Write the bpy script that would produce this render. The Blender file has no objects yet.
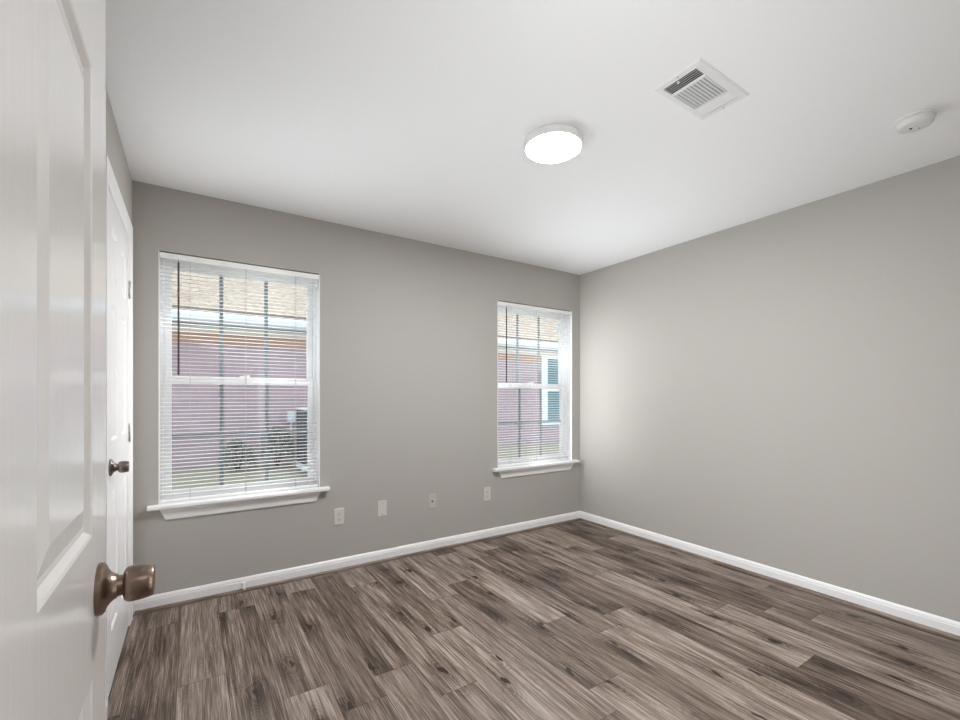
import bpy, bmesh, math, random
from mathutils import Vector, Matrix
C = bpy.context.scene.collection
SC = bpy.context.scene
R = math.radians
PI = math.pi

# ------------------------------------------------------------------ camera
CAM_Z = 1.22
cd = bpy.data.cameras.new('camera'); cam = bpy.data.objects.new('camera', cd); C.objects.link(cam)
cam.location = (0, 0, CAM_Z); cam.rotation_euler = (R(90), 0, R(-33.1))
cd.sensor_width = 36; cd.lens = 441.0/960*36; cd.shift_y = 37/960; cd.clip_start = 0.02; cd.clip_end = 200
SC.camera = cam

# ------------------------------------------------------------------ world, sun, exposure
w = bpy.data.worlds.new('sky'); SC.world = w; w.use_nodes = True
wn = w.node_tree.nodes; wl = w.node_tree.links
bg = wn['Background']; bg.inputs['Color'].default_value = (0.80, 0.88, 1.0, 1); bg.inputs['Strength'].default_value = 2.2
sd = bpy.data.lights.new('sun', 'SUN'); sun = bpy.data.objects.new('sun', sd); C.objects.link(sun)
sd.energy = 2.0; sd.angle = R(1); sd.color = (1, 0.93, 0.82)
sun.rotation_euler = Vector((0.35, 0.25, 1.0)).to_track_quat('Z', 'Y').to_euler()
LAMP = 255.0          # radiance of the room lamp's diffuser
HALL = 25.0          # radiance of the added, unseen hallway lamp's diffuser
def fill_light(name, loc, sx, sy, elev, az, watts, col, spread):
    """added fill light at an opening, standing in for daylight or hallway light"""
    a = bpy.data.lights.new(name, 'AREA'); o = bpy.data.objects.new(name, a); C.objects.link(o)
    a.shape = 'RECTANGLE'; a.size = sx; a.size_y = sy; a.energy = watts; a.color = col; a.spread = R(spread)
    o.location = loc
    d = Vector((math.cos(R(elev))*math.cos(R(az)), math.cos(R(elev))*math.sin(R(az)), math.sin(R(elev))))
    o.rotation_euler = d.to_track_quat('-Z', 'Y').to_euler()
    return o
fill_light('window_fill', (0.285, 3.05, 1.30), 0.85, 1.0, 42, -65, 4.5, (0.90, 0.96, 1.0), 100)  # added area lights inside the windows, brightening ceiling and walls
fill_light('window_fill', (2.685, 3.05, 1.30), 0.85, 1.0, 42, -105, 6.2, (0.90, 0.96, 1.0), 100)
fill_light('hall_fill', (0.40, -0.10, 1.20), 0.8, 1.2, 36, 44, 8.0, (0.95, 0.98, 1.0), 100)  # added area lights in the doorway, filling the room from behind the camera
fill_light('window_fill', (2.55, 3.10, 1.30), 0.10, 1.36, 0, -24, 4.3, (0.97, 0.98, 1.0), 130)
fill_light('window_fill', (0.62, 3.085, 1.33), 0.08, 1.40, 0, -163, 3.7, (1.0, 0.98, 0.97), 110)
fill_light('hall_fill', (0.50, 0.075, 0.9), 0.30, 1.5, -6, 12, 14.0, (0.97, 0.98, 1.0), 120)
vs = SC.view_settings
vs.view_transform = 'Standard'; vs.look = 'None'; vs.gamma = 1; vs.use_curve_mapping = False; vs.exposure = 0.0
SC.cycles.max_bounces = 12; SC.cycles.diffuse_bounces = 8; SC.cycles.glossy_bounces = 4
SC.cycles.transparent_max_bounces = 16; SC.cycles.transmission_bounces = 8
SC.cycles.caustics_reflective = False; SC.cycles.caustics_refractive = False

# ------------------------------------------------------------------ helpers
def tag(o, label=None, cat=None, group=None, kind=None):
    if label: o['label'] = label
    if cat: o['category'] = cat
    if group: o['group'] = group
    if kind: o['kind'] = kind
    return o

def obj(name, bm, mat, parent=None, smooth=False, bevel=0, segs=2, flatlimit=None):
    me = bpy.data.meshes.new(name)
    bmesh.ops.recalc_face_normals(bm, faces=bm.faces)
    bm.to_mesh(me); bm.free()
    o = bpy.data.objects.new(name, me); C.objects.link(o)
    me.materials.append(mat)
    if smooth:
        for p in me.polygons: p.use_smooth = True
    if bevel:
        m = o.modifiers.new('bevel', 'BEVEL'); m.width = bevel; m.segments = segs; m.limit_method = 'ANGLE'; m.angle_limit = R(40)
        m.harden_normals = False
    if smooth or bevel:
        try: me.set_sharp_from_angle(angle=R(40))
        except Exception: pass
        if bevel:
            for p in me.polygons: p.use_smooth = True
    if parent: 
        o.parent = parent
        o.matrix_parent_inverse = Matrix.Identity(4)
        o.location = -Vector(parent['_w']) if False else (0, 0, 0)
    return o

def empty(name, loc, rz=0):
    o = bpy.data.objects.new(name, None); C.objects.link(o); o.location = loc; o.rotation_euler = (0, 0, rz)
    o.empty_display_size = 0.05
    return o

def bx(bm, x0, x1, y0, y1, z0, z1):
    v = [bm.verts.new((x, y, z)) for x in (x0, x1) for y in (y0, y1) for z in (z0, z1)]
    for f in ((0, 1, 3, 2), (4, 6, 7, 5), (0, 4, 5, 1), (2, 3, 7, 6), (0, 2, 6, 4), (1, 5, 7, 3)):
        bm.faces.new([v[i] for i in f])
    return v

def box(*a):
    bm = bmesh.new(); bx(bm, *a); return bm

def prism(bm, pts, fn, t0, t1):
    """2-D profile pts extruded; fn(a, b, t) gives the point in space"""
    lo = [bm.verts.new(fn(a, b, t0)) for a, b in pts]; hi = [bm.verts.new(fn(a, b, t1)) for a, b in pts]
    n = len(pts)
    for i in range(n):
        bm.faces.new((lo[i], lo[(i+1) % n], hi[(i+1) % n], hi[i]))
    bm.faces.new(lo[::-1]); bm.faces.new(hi)

def lathe(bm, prof, fn, n=40):
    """prof = [(h, r)...] turned about an axis; fn(h, a, b) places it"""
    rings = []
    for h, r in prof:
        if r < 1e-6: rings.append([bm.verts.new(fn(h, 0, 0))])
        else: rings.append([bm.verts.new(fn(h, r*math.cos(2*PI*k/n), r*math.sin(2*PI*k/n))) for k in range(n)])
    for A, B in zip(rings, rings[1:]):
        for k in range(n):
            a, a2, b, b2 = A[k % len(A)], A[(k+1) % len(A)], B[k % len(B)], B[(k+1) % len(B)]
            vs_ = []
            for v in (a, a2, b2, b):
                if v not in vs_: vs_.append(v)
            if len(vs_) > 2: bm.faces.new(vs_)
    for E_ in (rings[0], rings[-1]):
        if len(E_) > 1: bm.faces.new(E_)

# ------------------------------------------------------------------ materials
def mat(name, col, rough=0.5, metal=0.0, spec=0.5, bump=None, coat=0):
    m = bpy.data.materials.new(name); m.use_nodes = True
    nt = m.node_tree; b = nt.nodes['Principled BSDF']
    b.inputs['Base Color'].default_value = (*col, 1); b.inputs['Roughness'].default_value = rough
    b.inputs['Metallic'].default_value = metal; b.inputs['Specular IOR Level'].default_value = spec
    b.inputs['Coat Weight'].default_value = coat
    if bump:
        scale, strength, dist, stretch = bump
        tc = nt.nodes.new('ShaderNodeTexCoord'); mp = nt.nodes.new('ShaderNodeMapping'); mp.inputs['Scale'].default_value = stretch
        nz = nt.nodes.new('ShaderNodeTexNoise'); nz.inputs['Scale'].default_value = scale; nz.inputs['Detail'].default_value = 4
        bp = nt.nodes.new('ShaderNodeBump'); bp.inputs['Strength'].default_value = strength; bp.inputs['Distance'].default_value = dist
        nt.links.new(tc.outputs['Object'], mp.inputs['Vector']); nt.links.new(mp.outputs[0], nz.inputs['Vector'])
        nt.links.new(nz.outputs['Fac'], bp.inputs['Height']); nt.links.new(bp.outputs[0], b.inputs['Normal'])
    return m

M = {}
M['wall'] = mat('greige_wall_paint', (0.455, 0.435, 0.408), 0.75, spec=0.25, bump=(120, 0.25, 0.002, (1, 1, 1)))
M['ceiling'] = mat('ceiling_paint', (0.90, 0.905, 0.91), 0.9, spec=0.1, bump=(160, 0.15, 0.002, (1, 1, 1)))
M['trim'] = mat('white_trim_paint', (0.88, 0.88, 0.88), 0.35, bump=None)
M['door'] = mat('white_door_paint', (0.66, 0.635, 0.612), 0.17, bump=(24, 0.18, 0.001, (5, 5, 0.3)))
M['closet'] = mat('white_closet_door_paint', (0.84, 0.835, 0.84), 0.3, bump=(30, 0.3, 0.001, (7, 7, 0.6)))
M['vinyl'] = mat('white_vinyl', (0.93, 0.93, 0.94), 0.35)
M['grille'] = mat('backlit_grey_grille', (0.33, 0.36, 0.39), 0.4)  # the bars are white; their backlit darkness is put into the grey
M['slat'] = mat('white_blind_vinyl', (0.90, 0.90, 0.89), 0.4)
M['cord'] = mat('blind_cord', (0.5, 0.48, 0.46), 0.8)
M['wand'] = mat('backlit_dark_wand', (0.03, 0.018, 0.015), 0.4)  # clear plastic wand, its backlit darkness painted as a dark colour
M['knob'] = mat('brushed_bronze_nickel', (0.27, 0.20, 0.16), 0.30, metal=1.0)
M['knob2'] = mat('dark_brushed_nickel', (0.25, 0.21, 0.18), 0.3, metal=1.0)
M['steel'] = mat('brushed_steel', (0.55, 0.54, 0.52), 0.35, metal=1.0)
M['plate'] = mat('almond_plate', (0.66, 0.635, 0.60), 0.4)
M['plate_painted'] = mat('painted_over_plate', (0.54, 0.505, 0.47), 0.5)
M['dark'] = mat('dark_slot', (0.02, 0.018, 0.017), 0.6)
M['duct'] = mat('duct_shade', (0.006, 0.006, 0.006), 0.8)  # near-black colour paints the shade inside the duct
M['register'] = mat('register_white', (0.80, 0.80, 0.80), 0.45)
M['plastic'] = mat('white_plastic', (0.74, 0.74, 0.73), 0.45)
M['hall_wall'] = mat('hall_wall_paint', (0.62, 0.59, 0.55), 0.8)
M['ground'] = mat('dry_lawn', (0.38, 0.35, 0.25), 0.95, bump=(40, 0.6, 0.03, (1, 1, 1)))
M['gutter'] = mat('gutter_white', (0.80, 0.84, 0.90), 0.5)
M['frieze'] = mat('cream_frieze', (0.80, 0.72, 0.62), 0.8)
M['warm_light'] = mat('peach_warm_light', (0.55, 0.33, 0.24), 0.9)  # peach paints warm light falling on a plain pink wall
M['leaf'] = mat('shrub_leaf', (0.28, 0.30, 0.24), 0.7)
M['stem'] = mat('shrub_stem', (0.12, 0.09, 0.06), 0.8)
M['acbody'] = mat('condenser_grey', (0.06, 0.07, 0.08), 0.6)
M['metergrey'] = mat('meter_box_grey', (0.75, 0.78, 0.80), 0.5)
M['teal'] = mat('teal_window_glass', (0.10, 0.22, 0.25), 0.15)
M['rubber'] = mat('white_rubber', (0.85, 0.85, 0.84), 0.6)
M['extwall'] = mat('exterior_stucco', (0.5, 0.45, 0.4), 0.9)

def emis(name, col, s):
    m = bpy.data.materials.new(name); m.use_nodes = True; nt = m.node_tree; nt.nodes.clear()
    o = nt.nodes.new('ShaderNodeOutputMaterial'); e = nt.nodes.new('ShaderNodeEmission')
    e.inputs['Color'].default_value = (*col, 1); e.inputs['Strength'].default_value = s
    nt.links.new(e.outputs[0], o.inputs[0]); return m
M['lamp'] = emis('lit_diffuser', (0.955, 0.98, 1.0), LAMP)
M['hall_fill_lamp'] = emis('added_hall_diffuser', (1.0, 0.95, 0.89), HALL)

def glass():
    m = bpy.data.materials.new('window_glass'); m.use_nodes = True; nt = m.node_tree; nt.nodes.clear()
    o = nt.nodes.new('ShaderNodeOutputMaterial'); t = nt.nodes.new('ShaderNodeBsdfTransparent'); g = nt.nodes.new('ShaderNodeBsdfGlossy')
    g.inputs['Roughness'].default_value = 0.02; t.inputs['Color'].default_value = (0.93, 0.96, 0.96, 1)
    lw = nt.nodes.new('ShaderNodeLayerWeight'); pw = nt.nodes.new('ShaderNodeMath'); pw.operation = 'POWER'; pw.inputs[1].default_value = 5.0
    fr = nt.nodes.new('ShaderNodeMath'); fr.operation = 'MULTIPLY_ADD'; fr.inputs[1].default_value = 0.9; fr.inputs[2].default_value = 0.04
    nt.links.new(lw.outputs['Facing'], pw.inputs[0]); nt.links.new(pw.outputs[0], fr.inputs[0]); mx = nt.nodes.new('ShaderNodeMixShader')
    nt.links.new(fr.outputs[0], mx.inputs[0]); nt.links.new(t.outputs[0], mx.inputs[1]); nt.links.new(g.outputs[0], mx.inputs[2])
    nt.links.new(mx.outputs[0], o.inputs[0]); return m
M['glass'] = glass()

class NT:
    """small node-graph writer"""
    def __init__(s, nt): s.nt = nt
    def n(s, t, **kw):
        nd = s.nt.nodes.new(t)
        for k, v in kw.items(): setattr(nd, k, v)
        return nd
    def put(s, sock, v):
        if isinstance(v, (int, float)): sock.default_value = v
        elif isinstance(v, tuple): sock.default_value = v
        else: s.nt.links.new(v, sock)
    def m(s, op, a, b=0.0, c=0.0):
        nd = s.n('ShaderNodeMath', operation=op)
        for i, v in enumerate((a, b, c)): s.put(nd.inputs[i], v)
        return nd.outputs[0]
    def xyz(s, x, y, z):
        nd = s.n('ShaderNodeCombineXYZ')
        for i, v in enumerate((x, y, z)): s.put(nd.inputs[i], v)
        return nd.outputs[0]
    def noise(s, vec, scale, detail=3, rough=0.5, dist=0):
        nd = s.n('ShaderNodeTexNoise'); s.put(nd.inputs['Vector'], vec)
        nd.inputs['Scale'].default_value = scale; nd.inputs['Detail'].default_value = detail
        nd.inputs['Roughness'].default_value = rough; nd.inputs['Distortion'].default_value = dist
        return nd.outputs['Fac']
    def ramp(s, f, stops, interp='LINEAR'):
        nd = s.n('ShaderNodeValToRGB'); s.put(nd.inputs[0], f); e = nd.color_ramp; e.interpolation = interp
        while len(e.elements) < len(stops): e.elements.new(0.5)
        for el, (p, c) in zip(e.elements, stops):
            el.position = p; el.color = (*c, 1) if len(c) == 3 else c
        return nd.outputs[0]
    def mr(s, f, a, b, c, d, smooth=True):
        nd = s.n('ShaderNodeMapRange'); nd.interpolation_type = 'SMOOTHSTEP' if smooth else 'LINEAR'
        for i, v in enumerate((f, a, b, c, d)): s.put(nd.inputs[i], v)
        return nd.outputs[0]
    def mix(s, f, a, b, bt='MIX'):
        nd = s.n('ShaderNodeMix', data_type='RGBA', blend_type=bt)
        s.put(nd.inputs[0], f); s.put(nd.inputs[6], a if not isinstance(a, tuple) else (*a, 1)[:4]); s.put(nd.inputs[7], b if not isinstance(b, tuple) else (*b, 1)[:4])
        return nd.outputs[2]

PLANK_W, PLANK_L, PLANK_X0 = 0.18, 1.22, 0.045
def floor_mat():
    m = bpy.data.materials.new('grey_brown_vinyl_plank'); m.use_nodes = True
    g = NT(m.node_tree); b = m.node_tree.nodes['Principled BSDF']
    tc = g.n('ShaderNodeTexCoord'); sp = g.n('ShaderNodeSeparateXYZ'); g.put(sp.inputs[0], tc.outputs['Object'])
    x, y = sp.outputs[0], sp.outputs[1]
    u = g.m('DIVIDE', g.m('ADD', x, 10 - PLANK_X0), PLANK_W); ui = g.m('FLOOR', u); uf = g.m('FRACT', u)
    wn1 = g.n('ShaderNodeTexWhiteNoise', noise_dimensions='1D'); g.put(wn1.inputs['W'], ui)
    v = g.m('ADD', g.m('DIVIDE', g.m('ADD', y, 10), PLANK_L), g.m('MULTIPLY', wn1.outputs[0], 7.3)); vi = g.m('FLOOR', v); vf = g.m('FRACT', v)
    wn2 = g.n('ShaderNodeTexWhiteNoise', noise_dimensions='2D'); g.put(wn2.inputs['Vector'], g.xyz(ui, vi, 0))
    seed = wn2.outputs[0]
    sx = g.m('MULTIPLY', g.m('SUBTRACT', uf, 0.5), PLANK_W)      # metres across the plank
    sy = g.m('MULTIPLY', vf, PLANK_L)
    off = g.m('MULTIPLY', seed, 60.0)
    # knots
    kv = g.n('ShaderNodeTexVoronoi', voronoi_dimensions='2D', feature='F1'); kv.inputs['Randomness'].default_value = 1.0
    kv.inputs['Scale'].default_value = 1.0
    wob = g.m('MULTIPLY', g.m('SUBTRACT', g.noise(g.xyz(g.m('MULTIPLY', sx, 25), g.m('MULTIPLY', sy, 10), off), 1.0, 2), 0.5), 0.35)
    g.put(kv.inputs['Vector'], g.xyz(g.m('ADD', g.m('ADD', g.m('MULTIPLY', sx, 6.0), wob), off), g.m('MULTIPLY', sy, 2.2), 0.0))
    kd = kv.outputs['Distance']
    knot = g.mr(kd, 0.02, 0.085, 1, 0); halo = g.mr(kd, 0.08, 0.42, 1, 0)
    # cathedral grain
    low = g.noise(g.xyz(g.m('MULTIPLY', sx, 7), g.m('MULTIPLY', sy, 1.3), off), 1.0, 3, 0.5)
    ringc = g.m('ADD', g.m('ADD', g.m('MULTIPLY', sx, 4.0), g.m('MULTIPLY', low, 2.6)), g.m('MULTIPLY', halo, -0.55))
    rings = g.m('ABSOLUTE', g.m('SUBTRACT', g.m('FRACT', g.m('MULTIPLY', ringc, 6.5)), 0.5))
    fine = g.noise(g.xyz(g.m('MULTIPLY', sx, 330), g.m('MULTIPLY', sy, 4.5), off), 1.0, 4, 0.6)
    mid = g.noise(g.xyz(g.m('MULTIPLY', sx, 75), g.m('MULTIPLY', sy, 3.2), off), 1.0, 4, 0.65, 0.6)
    streak = g.noise(g.xyz(g.m('MULTIPLY', sx, 22), g.m('MULTIPLY', sy, 1.6), off), 1.0, 3, 0.6, 0.5)
    sc_ = g.n('ShaderNodeSeparateColor'); g.put(sc_.inputs[0], kv.outputs['Color']); has = g.m('GREATER_THAN', sc_.outputs[0], 0.25)
    knot = g.m('MULTIPLY', knot, has); halo = g.m('MULTIPLY', halo, g.m('ADD', 0.25, g.m('MULTIPLY', has, 0.75)))
    rw = g.m('ADD', 0.07, g.m('MULTIPLY', halo, 0.26))
    t = g.m('ADD', g.m('MULTIPLY', g.m('SUBTRACT', rings, 0.25), rw), 0.45)
    t = g.m('ADD', t, g.m('MULTIPLY', g.m('SUBTRACT', mid, 0.5), 0.6))
    t = g.m('ADD', t, g.m('MULTIPLY', g.m('SUBTRACT', fine, 0.5), 1.15))
    t = g.m('ADD', t, g.m('MULTIPLY', g.m('SUBTRACT', streak, 0.5), 0.72))
    t = g.m('ADD', t, g.m('MULTIPLY', g.m('SUBTRACT', seed, 0.5), 0.22))
    t = g.m('SUBTRACT', t, g.m('MULTIPLY', halo, 0.16))
    t = g.m('SUBTRACT', t, g.m('MULTIPLY', knot, 0.75))
    col = g.ramp(t, [(0.08, (0.022, 0.013, 0.009)), (0.27, (0.085, 0.056, 0.041)), (0.42, (0.165, 0.120, 0.094)), (0.56, (0.262, 0.206, 0.170)), (0.74, (0.43, 0.365, 0.315))])
    # joints
    ed = g.m('MULTIPLY', g.m('MINIMUM', uf, g.m('SUBTRACT', 1.0, uf)), PLANK_W)
    ee = g.m('MULTIPLY', g.m('MINIMUM', vf, g.m('SUBTRACT', 1.0, vf)), PLANK_L)
    jd = g.m('MINIMUM', ed, ee); joint = g.mr(jd, 0.0004, 0.0022, 1, 0)
    col = g.mix(g.m('MULTIPLY', joint, 0.8), col, (0.035, 0.025, 0.02, 1))
    g.put(b.inputs['Base Color'], col)
    g.put(b.inputs['Roughness'], g.m('ADD', 0.36, g.m('MULTIPLY', fine, 0.16)))
    b.inputs['Specular IOR Level'].default_value = 0.55
    bp = g.n('ShaderNodeBump'); bp.inputs['Strength'].default_value = 0.35; bp.inputs['Distance'].default_value = 0.0012
    h = g.m('SUBTRACT', g.m('ADD', g.m('MULTIPLY', fine, 0.5), g.m('MULTIPLY', mid, 0.4)), joint)
    g.put(bp.inputs['Height'], h); g.put(b.inputs['Normal'], bp.outputs[0])
    return m
M['floor'] = floor_mat()

def shoe_mat():
    m = bpy.data.materials.new('brown_wood_shoe'); m.use_nodes = True
    g = NT(m.node_tree); b = m.node_tree.nodes['Principled BSDF']
    tc = g.n('ShaderNodeTexCoord'); mp = g.n('ShaderNodeMapping'); g.put(mp.inputs[0], tc.outputs['Object']); mp.inputs['Scale'].default_value = (6, 6, 90)
    f = g.noise(mp.outputs[0], 1.0, 4)
    g.put(b.inputs['Base Color'], g.ramp(f, [(0.3, (0.11, 0.075, 0.052)), (0.7, (0.27, 0.205, 0.155))])); b.inputs['Roughness'].default_value = 0.4
    return m
M['shoe'] = shoe_mat()

def shingle_mat():
    m = bpy.data.materials.new('tan_shingles'); m.use_nodes = True
    g = NT(m.node_tree); b = m.node_tree.nodes['Principled BSDF']
    tc = g.n('ShaderNodeTexCoord'); br = g.n('ShaderNodeTexBrick'); g.put(br.inputs['Vector'], tc.outputs['Object'])
    br.inputs['Scale'].default_value = 1.0; br.inputs['Brick Width'].default_value = 0.22; br.inputs['Row Height'].default_value = 0.13
    br.inputs['Mortar Size'].default_value = 0.006; br.inputs['Color1'].default_value = (0.50, 0.40, 0.30, 1); br.inputs['Color2'].default_value = (0.30, 0.22, 0.16, 1)
    br.inputs['Mortar'].default_value = (0.12, 0.08, 0.06, 1)
    nz = g.noise(tc.outputs['Object'], 14, 3)
    g.put(b.inputs['Base Color'], g.mix(0.5, br.outputs[0], g.ramp(nz, [(0.3, (0.28, 0.2, 0.15)), (0.7, (0.62, 0.52, 0.42))])))
    b.inputs['Roughness'].default_value = 0.95
    return m
M['shingle'] = shingle_mat()

def pink_mat():
    m = bpy.data.materials.new('pink_brick'); m.use_nodes = True
    g = NT(m.node_tree); b = m.node_tree.nodes['Principled BSDF']
    tc = g.n('ShaderNodeTexCoord'); sp = g.n('ShaderNodeSeparateXYZ'); g.put(sp.inputs[0], tc.outputs['Object'])
    br = g.n('ShaderNodeTexBrick'); g.put(br.inputs['Vector'], g.xyz(sp.outputs[0], sp.outputs[2], 0))
    br.inputs['Scale'].default_value = 1.0; br.inputs['Brick Width'].default_value = 0.22; br.inputs['Row Height'].default_value = 0.075
    br.inputs['Mortar Size'].default_value = 0.006; br.inputs['Color1'].default_value = (0.50, 0.37, 0.40, 1); br.inputs['Color2'].default_value = (0.43, 0.32, 0.36, 1)
    br.inputs['Mortar'].default_value = (0.48, 0.38, 0.38, 1)
    g.put(b.inputs['Base Color'], br.outputs[0]); b.inputs['Roughness'].default_value = 0.95
    return m
M['pink'] = pink_mat()

# ------------------------------------------------------------------ room shell
XL, XR, YF, YB, H = -0.285, 3.246, 0.06, 3.148, 2.44
WT = 0.14
OP = [(-0.165, 0.735), (2.235, 3.135)]; WZ0, WZ1 = 0.575, 2.068

tag(obj('floor', box(XL-0.05, XR+0.12, -1.5, YB+0.1, -0.06, 0), M['floor']), 'grey brown wood plank floor running towards the windows', 'floor', kind='structure')
bm = bmesh.new(); bx(bm, XL-0.9, XR+0.12, YF-0.12, YB+WT, H, H+0.1)
tag(obj('ceiling', bm, M['ceiling']), 'smooth white bedroom ceiling', 'ceiling', kind='structure')
# window wall
bm = bmesh.new()
xs = [XL-0.12, OP[0][0], OP[0][1], OP[1][0], OP[1][1], XR+0.12]
for i in (0, 2, 4): bx(bm, xs[i], xs[i+1], YB, YB+WT, -0.06, H)
for a, b_ in OP:
    bx(bm, a, b_, YB, YB+WT, -0.06, WZ0); bx(bm, a, b_, YB, YB+WT, WZ1, H)
tag(obj('wall_back', bm, M['wall']), 'greige painted wall with two windows', 'wall', kind='structure')
tag(obj('wall_right', box(XR, XR+0.12, YF-0.12, YB, 0.0, H), M['wall']), 'plain greige painted wall on the right', 'wall', kind='structure')
# left wall with closet opening (a shallow backed recess)
CY0, CY1, CZ1 = 2.268, 2.988, 2.070
bm = bmesh.new()
bx(bm, XL-0.12, XL, YF, CY0-0.018, 0, H); bx(bm, XL-0.12, XL, CY1+0.018, YB, 0, H); bx(bm, XL-0.12, XL, CY0-0.018, CY1+0.018, CZ1+0.018, H)
bx(bm, XL-0.16, XL-0.12, CY0-0.1, CY1+0.1, 0, H)
tag(obj('wall_left', bm, M['wall']), 'greige painted wall on the left around the closet door', 'wall', kind='structure')
# front wall with the doorway the camera stands in
DX0, DX1 = -0.158, 0.74
bm = bmesh.new()
bx(bm, XL-0.12, DX0-0.018, YF-0.12, YF, 0, H); bx(bm, DX1+0.018, XR, YF-0.12, YF, 0, H); bx(bm, DX0-0.018, DX1+0.018, YF-0.12, YF, 2.068, H)
tag(obj('wall_front', bm, M['wall']), 'greige wall with the entry doorway behind the viewer', 'wall', kind='structure')
# hallway behind
tag(obj('wall_hall', (lambda b: (bx(b, -1.1, 2.0, -1.62, -1.5, 0, H), bx(b, -1.2, -1.1, -1.62, YF-0.12, 0, H), bx(b, 2.0, 2.1, -1.62, YF-0.12, 0, H), b)[3])(bmesh.new()), M['hall_wall']), 'plain hallway walls behind the doorway', 'wall', kind='structure')
bm = bmesh.new(); bx(bm, -1.2, 2.1, -1.62, YF-0.12, H, H+0.1)
tag(obj('ceiling_hall', bm, M['ceiling']), 'white hallway ceiling', 'ceiling', kind='structure')
bm = bmesh.new(); bx(bm, -1.2, XL-0.05, -1.62, YF-0.12, -0.06, 0)
tag(obj('floor_hall', bm, M['floor']), 'plank floor of the hallway', 'floor', kind='structure')

# baseboards
BP = [(0, 0), (0.014, 0), (0.014, 0.058), (0.0115, 0.062), (0.0115, 0.068), (0.008, 0.076), (0.004, 0.081), (0.0, 0.083)]
SP = [(0, 0), (0.017, 0), (0.0165, 0.006), (0.0145, 0.0105), (0.011, 0.0145), (0.006, 0.0165), (0, 0.0175)]
def base(name, fn, t0, t1, label):
    bm = bmesh.new(); prism(bm, BP, fn, t0, t1); tag(obj(name, bm, M['trim']), label, 'baseboard', kind='structure')
def shoe(name, fn, t0, t1, label):
    bm = bmesh.new(); prism(bm, SP, lambda a, b, t: fn(a+0.014, b, t), t0, t1)
    tag(obj(name, bm, M['shoe']), label, 'moulding', kind='structure')
back = lambda a, b, t: (t, YB-a, b)
right = lambda a, b, t: (XR-a, t, b)
left = lambda a, b, t: (XL+a, t, b)
front = lambda a, b, t: (t, YF+a, b)
base('baseboard_back', back, XL, XR, 'white baseboard below the two windows')
base('baseboard_right', right, YF, YB-0.014, 'white baseboard along the plain right wall')
base('baseboard_left', left, YF+0.014, CY0-0.09, 'white baseboard between entry and closet door')
base('baseboard_front', front, DX1+0.085, XR-0.014, 'white baseboard beside the entry doorway')
shoe('trim_1', back, XL+0.014, XR-0.014, 'brown wood shoe moulding under the window wall baseboard')
shoe('trim_2', right, YF+0.03, YB-0.031, 'brown wood shoe moulding along the right wall')

# ------------------------------------------------------------------ casings
CW = 0.08
CP = [(0, 0), (CW, 0), (CW, 0.011), (CW-0.010, 0.011), (CW-0.018, 0.008), (0.035, 0.0075), (0.018, 0.006), (0.008, 0.006), (0.002, 0.004), (0, 0.002)]   # (across from opening, out of wall)
def casing(name, a0, a1, z1, put, label, jamb):
    """put(a, out, z): a along wall"""
    bm = bmesh.new(); n = len(CP)
    rows = []
    for (ax, zz, sa, sz) in ((a0, 0, -1, 0), (a0, z1, -1, 1), (a1, z1, 1, 1), (a1, 0, 1, 0)):
        rows.append([bm.verts.new(put(ax+sa*p, q, zz+sz*p)) for p, q in CP])
    for A, B in zip(rows, rows[1:]):
        for i in range(n): bm.faces.new((A[i], A[(i+1) % n], B[(i+1) % n], B[i]))
    bm.faces.new(rows[0]); bm.faces.new(rows[-1])
    # jambs
    d0, d1 = jamb
    for (p, q, s_, t_) in ((a0-0.016, a0+0.0, 0, z1), (a1, a1+0.016, 0, z1), (a0-0.016, a1+0.016, z1, z1+0.016)):
        prism(bm, [(p, s_), (q, s_), (q, t_), (p, t_)], lambda a, b, t: put(a, t, b), d0, d1)
    return tag(obj(name, bm, M['trim'], bevel=0), label, 'door casing', kind='structure')
casing('trim_3', CY0, CY1, CZ1, lambda a, o, z: (XL+o, a, z), 'white moulded casing around the closet door', (-0.11, 0.0))
casing('trim_4', DX0, DX1, CZ1, lambda a, o, z: (a, YF+o, z), 'white casing of the entry doorway', (-0.12, 0.0))

# ------------------------------------------------------------------ six panel doors
def panel_door(name, W, Hd, T, ucuts, vcuts, fn, m):
    """fn(u, n, v): u along width, n out of face (0..-T), v up"""
    bm = bmesh.new()
    prof = [(0, 0), (0.004, -0.0015), (0.011, -0.008), (0.019, -0.0085), (0.022, -0.0065), (0.050, -0.0015)]
    for side in (0, 1):
        def P(u, d, v): return bm.verts.new(fn(u, d if side == 0 else -T-d, v))
        for i in range(len(ucuts)-1):
            for j in range(len(vcuts)-1):
                u0, u1, v0, v1 = ucuts[i], ucuts[i+1], vcuts[j], vcuts[j+1]
                if i % 2 == 1 and j % 2 == 1:
                    loops = []
                    for ins, d in prof:
                        loops.append([P(u0+ins, d, v0+ins), P(u1-ins, d, v0+ins), P(u1-ins, d, v1-ins), P(u0+ins, d, v1-ins)])
                    for A, B in zip(loops, loops[1:]):
                        for k in range(4): bm.faces.new((A[k], A[(k+1) % 4], B[(k+1) % 4], B[k]))
                    bm.faces.new(loops[-1])
                else:
                    bm.faces.new((P(u0, 0, v0), P(u1, 0, v0), P(u1, 0, v1), P(u0, 0, v1)))
    v = lambda u, n, z: bm.verts.new(fn(u, n, z))
    bm.faces.new((v(0, 0, 0), v(0, -T, 0), v(0, -T, Hd), v(0, 0, Hd)))
    bm.faces.new((v(W, 0, 0), v(W, -T, 0), v(W, -T, Hd), v(W, 0, Hd)))
    bm.faces.new((v(0, 0, 0), v(0, -T, 0), v(W, -T, 0), v(W, 0, 0)))
    bm.faces.new((v(0, 0, Hd), v(0, -T, Hd), v(W, -T, Hd), v(W, 0, Hd)))
    bmesh.ops.remove_doubles(bm, verts=bm.verts, dist=1e-5)
    return obj(name, bm, m)

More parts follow.
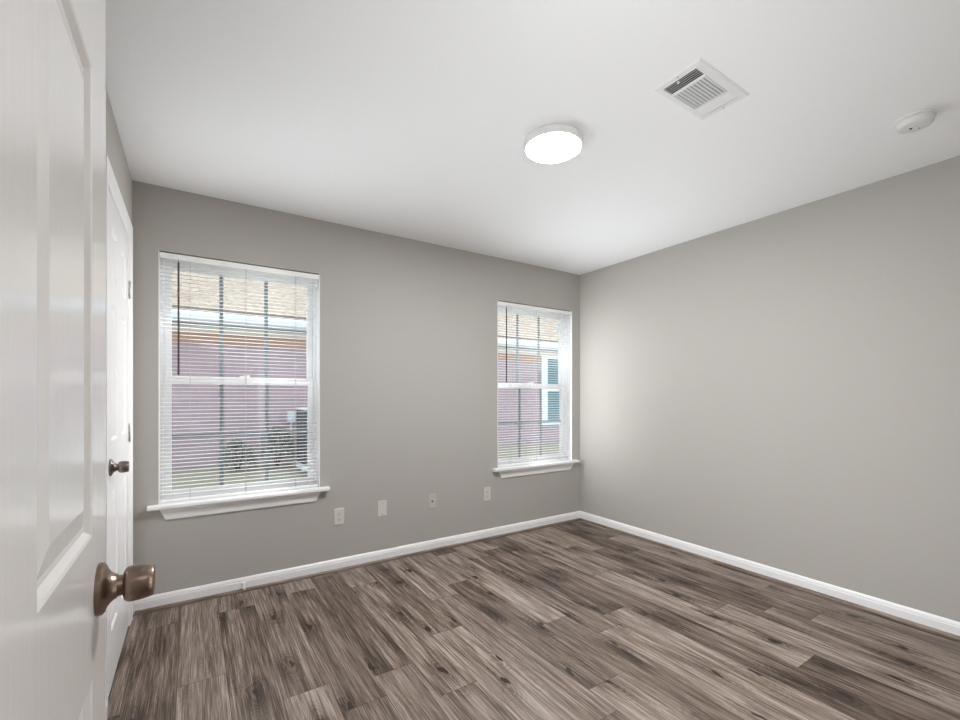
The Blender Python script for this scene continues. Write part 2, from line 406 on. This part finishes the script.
KPROF_ROSE = [(0, 0.0388), (0.006, 0.0383), (0.0085, 0.035), (0.0115, 0.028), (0.0145, 0.0232), (0.019, 0.0195), (0.023, 0.0175)]
KPROF_NECK = [(0.020, 0.0165), (0.026, 0.0155), (0.033, 0.0145)]
KPROF_KNOB = [(0.030, 0.012), (0.0305, 0.019), (0.032, 0.0235), (0.036, 0.0262), (0.041, 0.027), (0.050, 0.0267), (0.060, 0.0252), (0.067, 0.0238), (0.0685, 0.0225), (0.0675, 0.0200), (0.0665, 0.012), (0.066, 0)]
def knob(parent, pos, sgn, m, sc=1.0):
    """pos = axis point on the door face; the knob points along sgn*x"""
    fn = lambda h, a, b: (pos[0]+sgn*h*sc, pos[1]+a*sc, pos[2]+b*sc)
    bm = bmesh.new(); lathe(bm, KPROF_KNOB, fn, 48); k = obj('door_knob', bm, m, parent, smooth=True)
    bm = bmesh.new(); lathe(bm, KPROF_ROSE, fn, 48); obj('rose', bm, m, k, smooth=True)
    bm = bmesh.new(); lathe(bm, KPROF_NECK, fn, 32); obj('shank', bm, m, k, smooth=True)
    return k
def hinge(parent, x, y, z, L=0.09):
    bm = bmesh.new()
    lathe(bm, [(z-L/2-0.004, 0), (z-L/2-0.003, 0.004), (z-L/2, 0.0062), (z+L/2, 0.0062), (z+L/2+0.003, 0.004), (z+L/2+0.004, 0)], lambda h, a, b: (x+0.004+a, y+b, h), 14)
    bx(bm, x-0.001, x+0.002, y-0.028, y, z-L/2, z+L/2)
    hobj = obj('hinge', bm, M['steel'], parent, smooth=True)
    bm = bmesh.new()
    for dz in (-0.03, 0, 0.03): lathe(bm, [(0, 0.0035), (0.001, 0.003), (0.0012, 0)], lambda h, a, b: (x+0.002+h, y-0.016+a, z+dz+b), 10)
    obj('screw', bm, M['dark'], hobj)
    return hobj

FX = -0.120                                  # room face of the open door
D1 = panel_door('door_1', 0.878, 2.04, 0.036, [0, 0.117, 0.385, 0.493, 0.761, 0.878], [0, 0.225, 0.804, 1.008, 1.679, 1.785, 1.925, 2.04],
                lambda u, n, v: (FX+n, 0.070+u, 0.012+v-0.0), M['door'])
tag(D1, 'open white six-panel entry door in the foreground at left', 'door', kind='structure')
knob(D1, (FX, 0.878, 0.928), 1, M['knob'])
knob(D1, (FX-0.036, 0.878, 0.928), -1, M['knob'])
bm = bmesh.new(); bx(bm, FX-0.030, FX-0.006, 0.948, 0.9495, 0.902, 0.960); pl = obj('latch_plate', bm, M['steel'], D1)
bm = bmesh.new(); bx(bm, FX-0.024, FX-0.012, 0.949, 0.957, 0.924, 0.940); obj('latch', bm, M['steel'], pl, bevel=0.002)

FX2 = XL+0.001
D2 = panel_door('door_2', 0.712, 2.045, 0.035, [0, 0.110, 0.301, 0.411, 0.602, 0.712], [0, 0.225, 0.816, 1.022, 1.60, 1.70, 1.92, 2.045],
                lambda u, n, v: (FX2+n, 2.272+u, 0.012+v), M['closet'])
tag(D2, 'closed white six-panel closet door in the left wall', 'door', kind='structure')
knob(D2, (FX2, 2.345, 0.930), 1, M['knob2'], 0.9)
for hz in (1.79, 1.03, 0.27): hinge(D2, XL, 2.987, hz)

# ------------------------------------------------------------------ windows
def rect_frame(bm, x0, x1, z0, z1, y0, y1, wl_, wr, wb, wt):
    bx(bm, x0, x0+wl_, y0, y1, z0, z1); bx(bm, x1-wr, x1, y0, y1, z0, z1)
    bx(bm, x0+wl_, x1-wr, y0, y1, z0, z0+wb); bx(bm, x0+wl_, x1-wr, y0, y1, z1-wt, z1)

def window(n, x0, x1, label, sill_l, sill_r):
    zb, zt = 0.60, WZ1
    yi = YB+0.070
    bm = bmesh.new(); rect_frame(bm, x0, x1, WZ0, zt, yi, YB+WT+0.015, 0.022, 0.022, 0.048, 0.026)
    # white painted returns of the opening
    bx(bm, x0, x0+0.004, YB-0.001, yi, zb, zt); bx(bm, x1-0.004, x1, YB-0.001, yi, zb, zt)
    root = obj('window_%d' % n, bm, M['vinyl'], bevel=0.0)
    tag(root, label, 'window', kind='structure')
    sash_w = 0.036
    sx0, sx1 = x0+0.024, x1-0.024
    midz = 1.325
    for name, z0, z1, y0, y1, wb, wt in (('upper_sash', midz-0.02, zt-0.028, YB+0.112, YB+0.138, 0.040, 0.040), ('lower_sash', zb+0.020, midz+0.022, YB+0.078, YB+0.108, 0.040, 0.046)):
        bm = bmesh.new(); rect_frame(bm, sx0, sx1, z0, z1, y0, y1, sash_w, sash_w, wb, wt)
        s = obj(name, bm, M['vinyl'], root, bevel=0.003)
        gx0, gx1, gz0, gz1 = sx0+sash_w, sx1-sash_w, z0+wb, z1-wt
        ym = (y0+y1)/2
        obj('glass_pane', box(gx0-0.004, gx1+0.004, ym-0.0008, ym+0.0008, gz0-0.004, gz1+0.004), M['glass'], s)
        bm = bmesh.new()
        for k in (1, 2):
            cx = gx0+(gx1-gx0)*k/3; bx(bm, cx-0.011, cx+0.011, ym+0.001, ym+0.008, gz0-0.003, gz1+0.003)
        cz = (gz0+gz1)/2; bx(bm, gx0-0.003, gx1+0.003, ym+0.0012, ym+0.0078, cz-0.010, cz+0.010)
        obj('muntin_grid', bm, M['grille'], s)
    bm = bmesh.new(); cx = (x0+x1)/2
    bx(bm, cx-0.03, cx+0.03, YB+0.082, YB+0.104, midz+0.022, midz+0.030); bx(bm, cx-0.006, cx+0.028, YB+0.074, YB+0.094, midz+0.030, midz+0.037)
    obj('sash_lock', bm, M['vinyl'], root, bevel=0.002)
    # stool and apron
    bm = bmesh.new()
    pr = [(-0.052, 0.580), (-0.049, 0.5765), (-0.044, 0.575), (0.0, 0.575), (0.0, 0.600), (-0.044, 0.600), (-0.049, 0.5985), (-0.052, 0.595)]
    prism(bm, pr, lambda a, b, t: (t, YB+a, b), sill_l, sill_r)
    bx(bm, x0, x1, YB, yi, 0.5755, 0.600)
    obj('window_sill', bm, M['trim'], root, bevel=0.002)
    bm = bmesh.new(); n_ = 0
    ap = [(0.0, 0.575, 0), (0.030, 0.575, 0), (0.028, 0.562, 0.004), (0.018, 0.545, 0.012), (0.014, 0.530, 0.018), (0.013, 0.512, 0.026), (0.010, 0.506, 0.028), (0.0, 0.506, 0.028)]
    L_ = [bm.verts.new((x0+0.006+c, YB-a, b)) for a, b, c in ap]; R_ = [bm.verts.new((x1+0.0-c, YB-a, b)) for a, b, c in ap]
    for i in range(len(ap)): bm.faces.new((L_[i], L_[(i+1) % len(ap)], R_[(i+1) % len(ap)], R_[i]))
    bm.faces.new(L_); bm.faces.new(R_)
    obj('window_apron', bm, M['trim'], root)
    return root
window(1, OP[0][0], OP[0][1], 'large double hung window nearest the closet door', -0.216, 0.791)
window(2, OP[1][0], OP[1][1], 'narrow looking double hung window beside the right corner', 2.179, 3.191)

def blind(x0, x1, label):
    cx = (x0+x1)/2
    root = empty('window_blind', (cx, YB+0.022, 0.6)); O = Vector(root.location)
    tag(root, label, 'window blind', 'window blinds')
    a, b_ = x0+0.007-cx, x1-0.007-cx
    # headrail: an open-topped channel
    bm = bmesh.new(); z1 = WZ1-0.005-0.6; z0 = z1-0.034
    bx(bm, a, b_, -0.018, -0.0165, z0, z1-0.002); bx(bm, a, b_, 0.0165, 0.018, z0, z1-0.002); bx(bm, a, b_, -0.0165, 0.0165, z0, z0+0.0015)
    bx(bm, a, a+0.002, -0.0165, 0.0165, z0, z1-0.002); bx(bm, b_-0.002, b_, -0.0165, 0.0165, z0, z1-0.002)
    obj('headrail', bm, M['slat'], root)
    # slats
    bm = bmesh.new(); pitch = 0.0224; zb = 0.032; k = 0
    tilt = R(2)
    z = z0-0.014
    arc = [(-0.0125, 0.0), (-0.0063, 0.0014), (0, 0.0019), (0.0063, 0.0014), (0.0125, 0.0)]
    prof = [(p, q) for p, q in arc]+[(p, q-0.0005) for p, q in arc[::-1]]
    while z > zb:
        zz = z
        prism(bm, prof, lambda p, q, t: (t, p*math.cos(tilt)-q*math.sin(tilt), zz+q*math.cos(tilt)+p*math.sin(tilt)), a+0.002, b_-0.002)
        z -= pitch
    obj('slats', bm, M['slat'], root)
    bm = bmesh.new(); bx(bm, a+0.002, b_-0.002, -0.0125, 0.0125, 0.002, 0.016); obj('bottom_rail', bm, M['slat'], root, bevel=0.003)
    for fx in (0.165, 0.5, 0.835):
        xx = a+(b_-a)*fx; bm = bmesh.new()
        bx(bm, xx-0.001, xx+0.001, -0.0142, -0.0132, 0.014, z0); bx(bm, xx-0.001, xx+0.001, 0.0132, 0.0142, 0.014, z0)
        obj('ladder_cord', bm, M['cord'], root)
    # tilt wand
    wx = a+0.089-0.0
    bm = bmesh.new(); lathe(bm, [(1.349-0.6, 0.0), (1.351-0.6, 0.0045), (1.365-0.6, 0.0058), (1.372-0.6, 0.005), (z0-0.016, 0.005), (z0-0.012, 0.0)], lambda h, p, q: (wx+p, -0.024+q, h), 8)
    wd = obj('tilt_wand', bm, M['wand'], root)
    bm = bmesh.new(); lathe(bm, [(z0-0.016, 0), (z0-0.015, 0.002), (z0+0.006, 0.002), (z0+0.007, 0.0)], lambda h, p, q: (wx+p, -0.0215+q, h), 8)
    obj('wand_hook', bm, M['cord'], wd)
    return root
blind(*OP[0], 'white horizontal slat blind in the larger window beside the closet door')
blind(*OP[1], 'white horizontal slat blind in the window beside the right corner')

# ------------------------------------------------------------------ ceiling fixtures
def ceiling_lamp(name, x, y, m, label):
    root = empty(name, (x, y, H)); tag(root, label, 'ceiling light')
    up = lambda h, a, b: (a, b, -h)
    bm = bmesh.new(); lathe(bm, [(0.0, 0.122), (0.005, 0.130), (0.006, 0.1385), (0.034, 0.1385), (0.037, 0.1365), (0.037, 0.1295), (0.015, 0.129)], up, 64)
    obj('housing', bm, M['plastic'], root, smooth=True)
    bm = bmesh.new(); lathe(bm, [(0.016, 0.1285), (0.0365, 0.1280), (0.0385, 0.123), (0.040, 0.08), (0.0405, 0)], up, 64)
    obj('diffuser', bm, m, root, smooth=True)
    return root
ceiling_lamp('ceiling_light', 1.440, 1.570, M['lamp'], 'lit round flush white ceiling light in the middle of the bedroom ceiling')
ceiling_lamp('ceiling_light', 0.45, -0.85, M['hall_fill_lamp'], 'added unseen round ceiling light filling from the hallway behind the doorway')  # lamp added out of view as fill from the hallway

def register():
    x0, x1, y0, y1 = 1.525, 1.876, 0.889, 1.083
    cx, cy = (x0+x1)/2, (y0+y1)/2
    root = empty('ceiling_vent', (cx+0.004, cy+0.006, H)); tag(root, 'square-cornered white metal ceiling air vent with three banks of louvres', 'air vent')
    X0, X1, Y0, Y1 = x0-cx, x1-cx, y0-cy, y1-cy
    ix0, ix1, iy0, iy1 = 1.553-cx, 1.845-cx, 0.922-cy, 1.058-cy
    obj('duct_shade_backing', box(ix0-0.004, ix1+0.004, iy0-0.004, iy1+0.004, -0.0010, -0.0002), M['duct'], root)
    # sloped frame
    bm = bmesh.new()
    L0 = [(X0, Y0, 0), (X1, Y0, 0), (X1, Y1, 0), (X0, Y1, 0)]
    i = 0.006
    L1 = [(X0, Y0, -0.002), (X1, Y0, -0.002), (X1, Y1, -0.002), (X0, Y1, -0.002)]
    L2 = [(X0+i, Y0+i, -0.006), (X1-i, Y0+i, -0.006), (X1-i, Y1-i, -0.006), (X0+i, Y1-i, -0.006)]
    L3 = [(ix0, iy0, -0.0075), (ix1, iy0, -0.0075), (ix1, iy1, -0.0075), (ix0, iy1, -0.0075)]
    L4 = [(ix0, iy0, -0.0005), (ix1, iy0, -0.0005), (ix1, iy1, -0.0005), (ix0, iy1, -0.0005)]
    V = [[bm.verts.new(p) for p in L] for L in (L0, L1, L2, L3, L4)]
    for A, B in zip(V, V[1:]+V[:1]):
        for k in range(4): bm.faces.new((A[k], A[(k+1) % 4], B[(k+1) % 4], B[k]))
    for xb in (1.616-cx, 1.778-cx): bx(bm, xb-0.0045, xb+0.0045, iy0, iy1, -0.0095, -0.0012)
    obj('frame', bm, M['register'], root)
    def slat(p0, p1, q0, q1, axis, sl):
        # thin inclined vane; p along, q across bottom/top
        bm = bmesh.new(); t = 0.0009
        pts = [(q0-t/2, -0.0090), (q0+t/2, -0.0090), (q1+t/2, -0.0012), (q1-t/2, -0.0012)]
        fn = (lambda a, b, u: (a, u, b)) if axis == 'y' else (lambda a, b, u: (u, a, b))
        prism(bm, pts, fn, p0, p1); return bm
    for k in range(5):     # open towards the viewer: dark gaps
        q = 1.5565-cx+k*0.0114; obj('louvre', slat(iy0, iy1, q, q+0.0135, 'y', 0), M['register'], root)
    for k in range(10):
        q = 0.930-cy+k*0.0134; obj('louvre', slat(1.6205-cx, 1.7735-cx, q+0.0015, q-0.0025, 'x', 0), M['register'], root)
    for k in range(5):
        q = 1.792-cx+k*0.0112; obj('louvre', slat(iy0, iy1, q+0.001, q-0.006, 'y', 0), M['register'], root)
    for sx_ in (1.538-cx, 1.862-cx):
        bm = bmesh.new(); lathe(bm, [(0.006, 0.0034), (0.0085, 0.003), (0.009, 0)], lambda h, a, b: (sx_+a, b, -h), 12); obj('screw', bm, M['steel'], root, smooth=True)
    bm = bmesh.new(); bx(bm, 1.558-cx, 1.566-cx, 0.01, 0.016, -0.014, -0.006); obj('damper_lever', bm, M['register'], root)
register()

root = empty('smoke_detector', (2.648, 0.577, H)); tag(root, 'round white smoke detector on the ceiling near the right wall', 'smoke detector')
up = lambda h, a, b: (a, b, -h)
bm = bmesh.new(); lathe(bm, [(0, 0.066), (0.010, 0.066), (0.011, 0.064)], up, 48); obj('mounting_base', bm, M['plastic'], root, smooth=True)
bm = bmesh.new(); lathe(bm, [(0.0112, 0.060), (0.014, 0.063), (0.030, 0.059), (0.036, 0.054), (0.038, 0.046), (0.0385, 0.0)], up, 48); cap = obj('cover', bm, M['plastic'], root, smooth=True)
bm = bmesh.new(); lathe(bm, [(0.0385, 0.009), (0.0405, 0.008), (0.041, 0)], lambda h, a, b: (a, b, -h), 20); obj('test_button', bm, M['plastic'], root, smooth=True)
bm = bmesh.new()
for k in range(5): bx(bm, -0.004+k*0.003, -0.0026+k*0.003, 0.010, 0.018, -0.0392, -0.0380)
obj('sounder_slots', bm, M['dark'], root)
bm = bmesh.new(); lathe(bm, [(0.0385, 0.0025), (0.040, 0.002), (0.0402, 0)], lambda h, a, b: (a+0.026, b-0.008, -h), 10); obj('indicator_lamp', bm, M['dark'], root)

# ------------------------------------------------------------------ wall plates
def plate(root, m):
    bm = bmesh.new()
    prism(bm, [(-0.035, -0.0575), (0.035, -0.0575), (0.035, 0.0575), (-0.035, 0.0575)], lambda a, b, t: (a, -t, b), 0, 0.006)
    return obj('cover_plate', bm, m, root, bevel=0.003)
def screw(parent, z, m=None):
    bm = bmesh.new(); lathe(bm, [(0.0058, 0.0035), (0.0068, 0.003), (0.007, 0)], lambda h, a, b: (a, -h, z+b), 12); obj('screw', bm, m or M['steel'], parent, smooth=True)
def duplex(x, z, label):
    root = empty('wall_outlet', (x, YB, z)); tag(root, label, 'wall outlet', 'duplex power outlets')
    plate(root, M['plate']); screw(root, 0)
    for dz in (0.0195, -0.0195):
        bm = bmesh.new()
        pts = [(0.0165*math.cos(t)*1.0, max(-0.0135, min(0.0135, 0.0172*math.sin(t)))) for t in [2*PI*k/28 for k in range(28)]]
        prism(bm, pts, lambda a, b, t: (a, -t, dz+b), 0.003, 0.0078); f = obj('receptacle', bm, M['plate'], root)
        bm = bmesh.new(); bx(bm, -0.0075, -0.0052, -0.0082, -0.0077, dz-0.001, dz+0.0085); bx(bm, 0.0052, 0.0075, -0.0082, -0.0077, dz-0.0, dz+0.0078)
        lathe(bm, [(0.0077, 0.0028), (0.0082, 0.0028)], lambda h, a, b: (a, -h, dz-0.0075+b), 12); obj('slots', bm, M['dark'], f)
duplex(0.865, 0.378, 'white duplex power outlet closest to the large window sill')
duplex(2.124, 0.385, 'white duplex power outlet just left of the window near the corner')
root = empty('blank_wall_plate', (1.181, YB, 0.391)); tag(root, 'pale blank wall plate with two screws, right of the first outlet', 'wall plate')
plate(root, M['plate']); screw(root, 0.042, M['dark']); screw(root, -0.042, M['dark'])
root = empty('cable_wall_plate', (1.596, YB, 0.392)); tag(root, 'wall coloured cable plate with one central dark jack', 'wall plate')
plate(root, M['plate_painted']); screw(root, 0.042, M['plate_painted']); screw(root, -0.042, M['plate_painted'])
bm = bmesh.new(); lathe(bm, [(0.005, 0.0065), (0.009, 0.0065), (0.0095, 0.005), (0.015, 0.0045), (0.015, 0.0)], lambda h, a, b: (a, -h, b), 16); obj('coaxial_jack', bm, M['dark'], root, smooth=True)

root = empty('door_stop', (0.268, YB-0.014, 0.046)); tag(root, 'small white door stop on the baseboard below the large window', 'door stop')
out = lambda h, a, b: (a, -h, b-h*0.15)
bm = bmesh.new(); lathe(bm, [(0, 0.012), (0.004, 0.0115), (0.007, 0.007)], out, 20); obj('base', bm, M['rubber'], root, smooth=True)
bm = bmesh.new(); lathe(bm, [(0.006, 0.0042), (0.048, 0.0042)], out, 16); obj('rod', bm, M['rubber'], root, smooth=True)
bm = bmesh.new(); lathe(bm, [(0.046, 0.0065), (0.048, 0.0078), (0.058, 0.0075), (0.060, 0.006), (0.0605, 0)], out, 20); obj('tip', bm, M['rubber'], root, smooth=True)

# ------------------------------------------------------------------ outdoors
bm = bmesh.new()
prism(bm, [(YB+WT+0.02, -0.2), (5.2, -0.1), (6.6, 0.25), (14, 0.3), (14, -0.6), (YB+WT+0.02, -0.6)], lambda a, b, t: (t, a, b), -8, 16)
tag(obj('lawn', bm, M['ground']), 'dry yellowish strip of yard between the houses', 'lawn', kind='structure')
# neighbouring house
NX0, NX1, NY = -6.0, 12.5, 7.15
house = empty('neighbour_house', (2.5, NY, 0.3)); tag(house, 'pink walled neighbouring house with tan shingle roof, seen through both blinds', 'house')
O = Vector(house.location)
def hbox(name, m, x0, x1, y0, y1, z0, z1, parent=None, bevel=0):
    return obj(name, box(x0-O.x, x1-O.x, y0-O.y, y1-O.y, z0-O.z, z1-O.z), m, parent or house, bevel=bevel)
hbox('wall', M['pink'], NX0, NX1, NY, NY+5, 0.2, 1.97)
hbox('warm_light_band', M['warm_light'], NX0, NX1, NY-0.01, NY+4.9, 1.97, 2.17)  # band of painted warm light along the top of the pink wall
hbox('eave_soffit', M['frieze'], NX0-0.3, NX1+0.3, 6.77, NY+0.02, 2.185, 2.20)
hbox('frieze_board', M['frieze'], NX0, NX1, NY-0.03, NY-0.01, 2.10, 2.185)
bm = bmesh.new()
prism(bm, [(6.64, 2.275), (6.64, 2.285), (6.65, 2.285), (6.66, 2.23), (6.75, 2.23), (6.75, 2.28), (6.76, 2.28), (6.76, 2.20), (6.68, 2.195), (6.65, 2.215)], lambda a, b, t: (t-O.x, a-O.y, b-O.z), NX0-0.3, NX1+0.3)
obj('gutter', bm, M['gutter'], house)
for dx in (0,):
    pass
# roof slab, local axes so the shingle pattern lies in the slope
bm = bmesh.new(); bx(bm, NX0-0.35-O.x, NX1+0.35-O.x, 0, 4.2, -0.05, 0)
rf = obj('roof', bm, M['shingle'], house); rf.location = (0, 6.72-O.y, 2.37-O.z); rf.rotation_euler = (R(24), 0, 0)
# its window
wx0, wx1, wz0, wz1 = 6.20, 7.55, 0.62, 2.10
bm = bmesh.new(); rect_frame(bm, wx0-O.x, wx1-O.x, wz0-O.z, wz1-O.z, NY-0.035-O.y, NY+0.0-O.y-0.011, 0.17, 0.17, 0.10, 0.06); wf = obj('window_frame', bm, M['gutter'], house)
hbox('pane', M['teal'], wx0+0.17, wx1-0.17, NY-0.016, NY-0.012, wz0+0.1, wz1-0.06, wf)
hbox('meeting_rail', M['gutter'], wx0+0.17, wx1-0.17, NY-0.032, NY-0.016, 1.34, 1.40, wf)

# condenser and service box by the pink wall
c = empty('air_conditioner', (1.60, 6.42, 0.26)); tag(c, 'dark boxy air conditioner unit beside the pink house wall', 'air conditioner')
bm = bmesh.new(); bx(bm, -0.36, 0.36, -0.27, 0.27, 0.05, 0.78); body = obj('cabinet', bm, M['acbody'], c, bevel=0.02)
bm = bmesh.new()
for k in range(9): bx(bm, -0.33, 0.33, -0.285, -0.268, 0.12+k*0.062, 0.135+k*0.062)
obj('grille', bm, M['metergrey'], body)
obj('base_pad', box(-0.4, 0.4, -0.32, 0.30, 0, 0.05), M['metergrey'], c)
obj('top_cover', box(-0.37, 0.37, -0.28, 0.28, 0.78, 0.81), M['gutter'], c, bevel=0.01)
mb = empty('utility_box', (1.24, NY-0.012, 0.92)); tag(mb, 'small pale utility box mounted on the pink house wall', 'utility box')
obj('enclosure', box(-0.055, 0.055, -0.10, 0, -0.075, 0.085), M['metergrey'], mb, bevel=0.008)
obj('conduit', (lambda b: (lathe(b, [(-0.62, 0.014), (-0.075, 0.014)], lambda h, p, q: (p, -0.04+q, h), 12), b)[1])(bmesh.new()), M['metergrey'], mb)

# shrubs
random.seed(4)
def shrub(x, y, z, rx, rz_, n, label):
    root = empty('shrub', (x, y, z)); tag(root, label, 'shrub', 'shrubs by the pink house')
    bm = bmesh.new()
    for k in range(n):
        th, ph, rr = random.uniform(0, 2*PI), random.uniform(-0.2, 1.5), random.uniform(0.5, 1.0)**0.5
        p = Vector((rx*rr*math.cos(th)*math.cos(ph), rx*0.7*rr*math.sin(th)*math.cos(ph), rz_*(0.35+0.62*rr*math.sin(ph))))
        s = random.uniform(0.018, 0.032); Rm = Matrix.Rotation(random.uniform(0, 6.3), 3, 'Z') @ Matrix.Rotation(random.uniform(-1.2, 1.2), 3, 'X')
        q = [p+Rm @ Vector(v)*s for v in ((0, -1, 0), (0.5, 0, 0.12), (0, 1.2, 0), (-0.5, 0, 0.12))]
        vv = [bm.verts.new(a) for a in q]; bm.faces.new(vv)
    obj('foliage', bm, M['leaf'], root)
    bm = bmesh.new()
    for k in range(7):
        a = 2*PI*k/7; lathe(bm, [(0, 0.008), (1, 0.003)], lambda h, p, q: (p+h*rx*0.6*math.cos(a), q+h*rx*0.4*math.sin(a), h*rz_*0.8), 6)
    obj('stems', bm, M['stem'], root)
shrub(0.98, 6.62, 0.22, 0.24, 0.62, 1500, 'dark green leafy shrub against the pink wall, closest to the air conditioner')
shrub(0.50, 6.62, 0.22, 0.22, 0.45, 1000, 'low green shrub against the pink wall, left of the taller shrub')
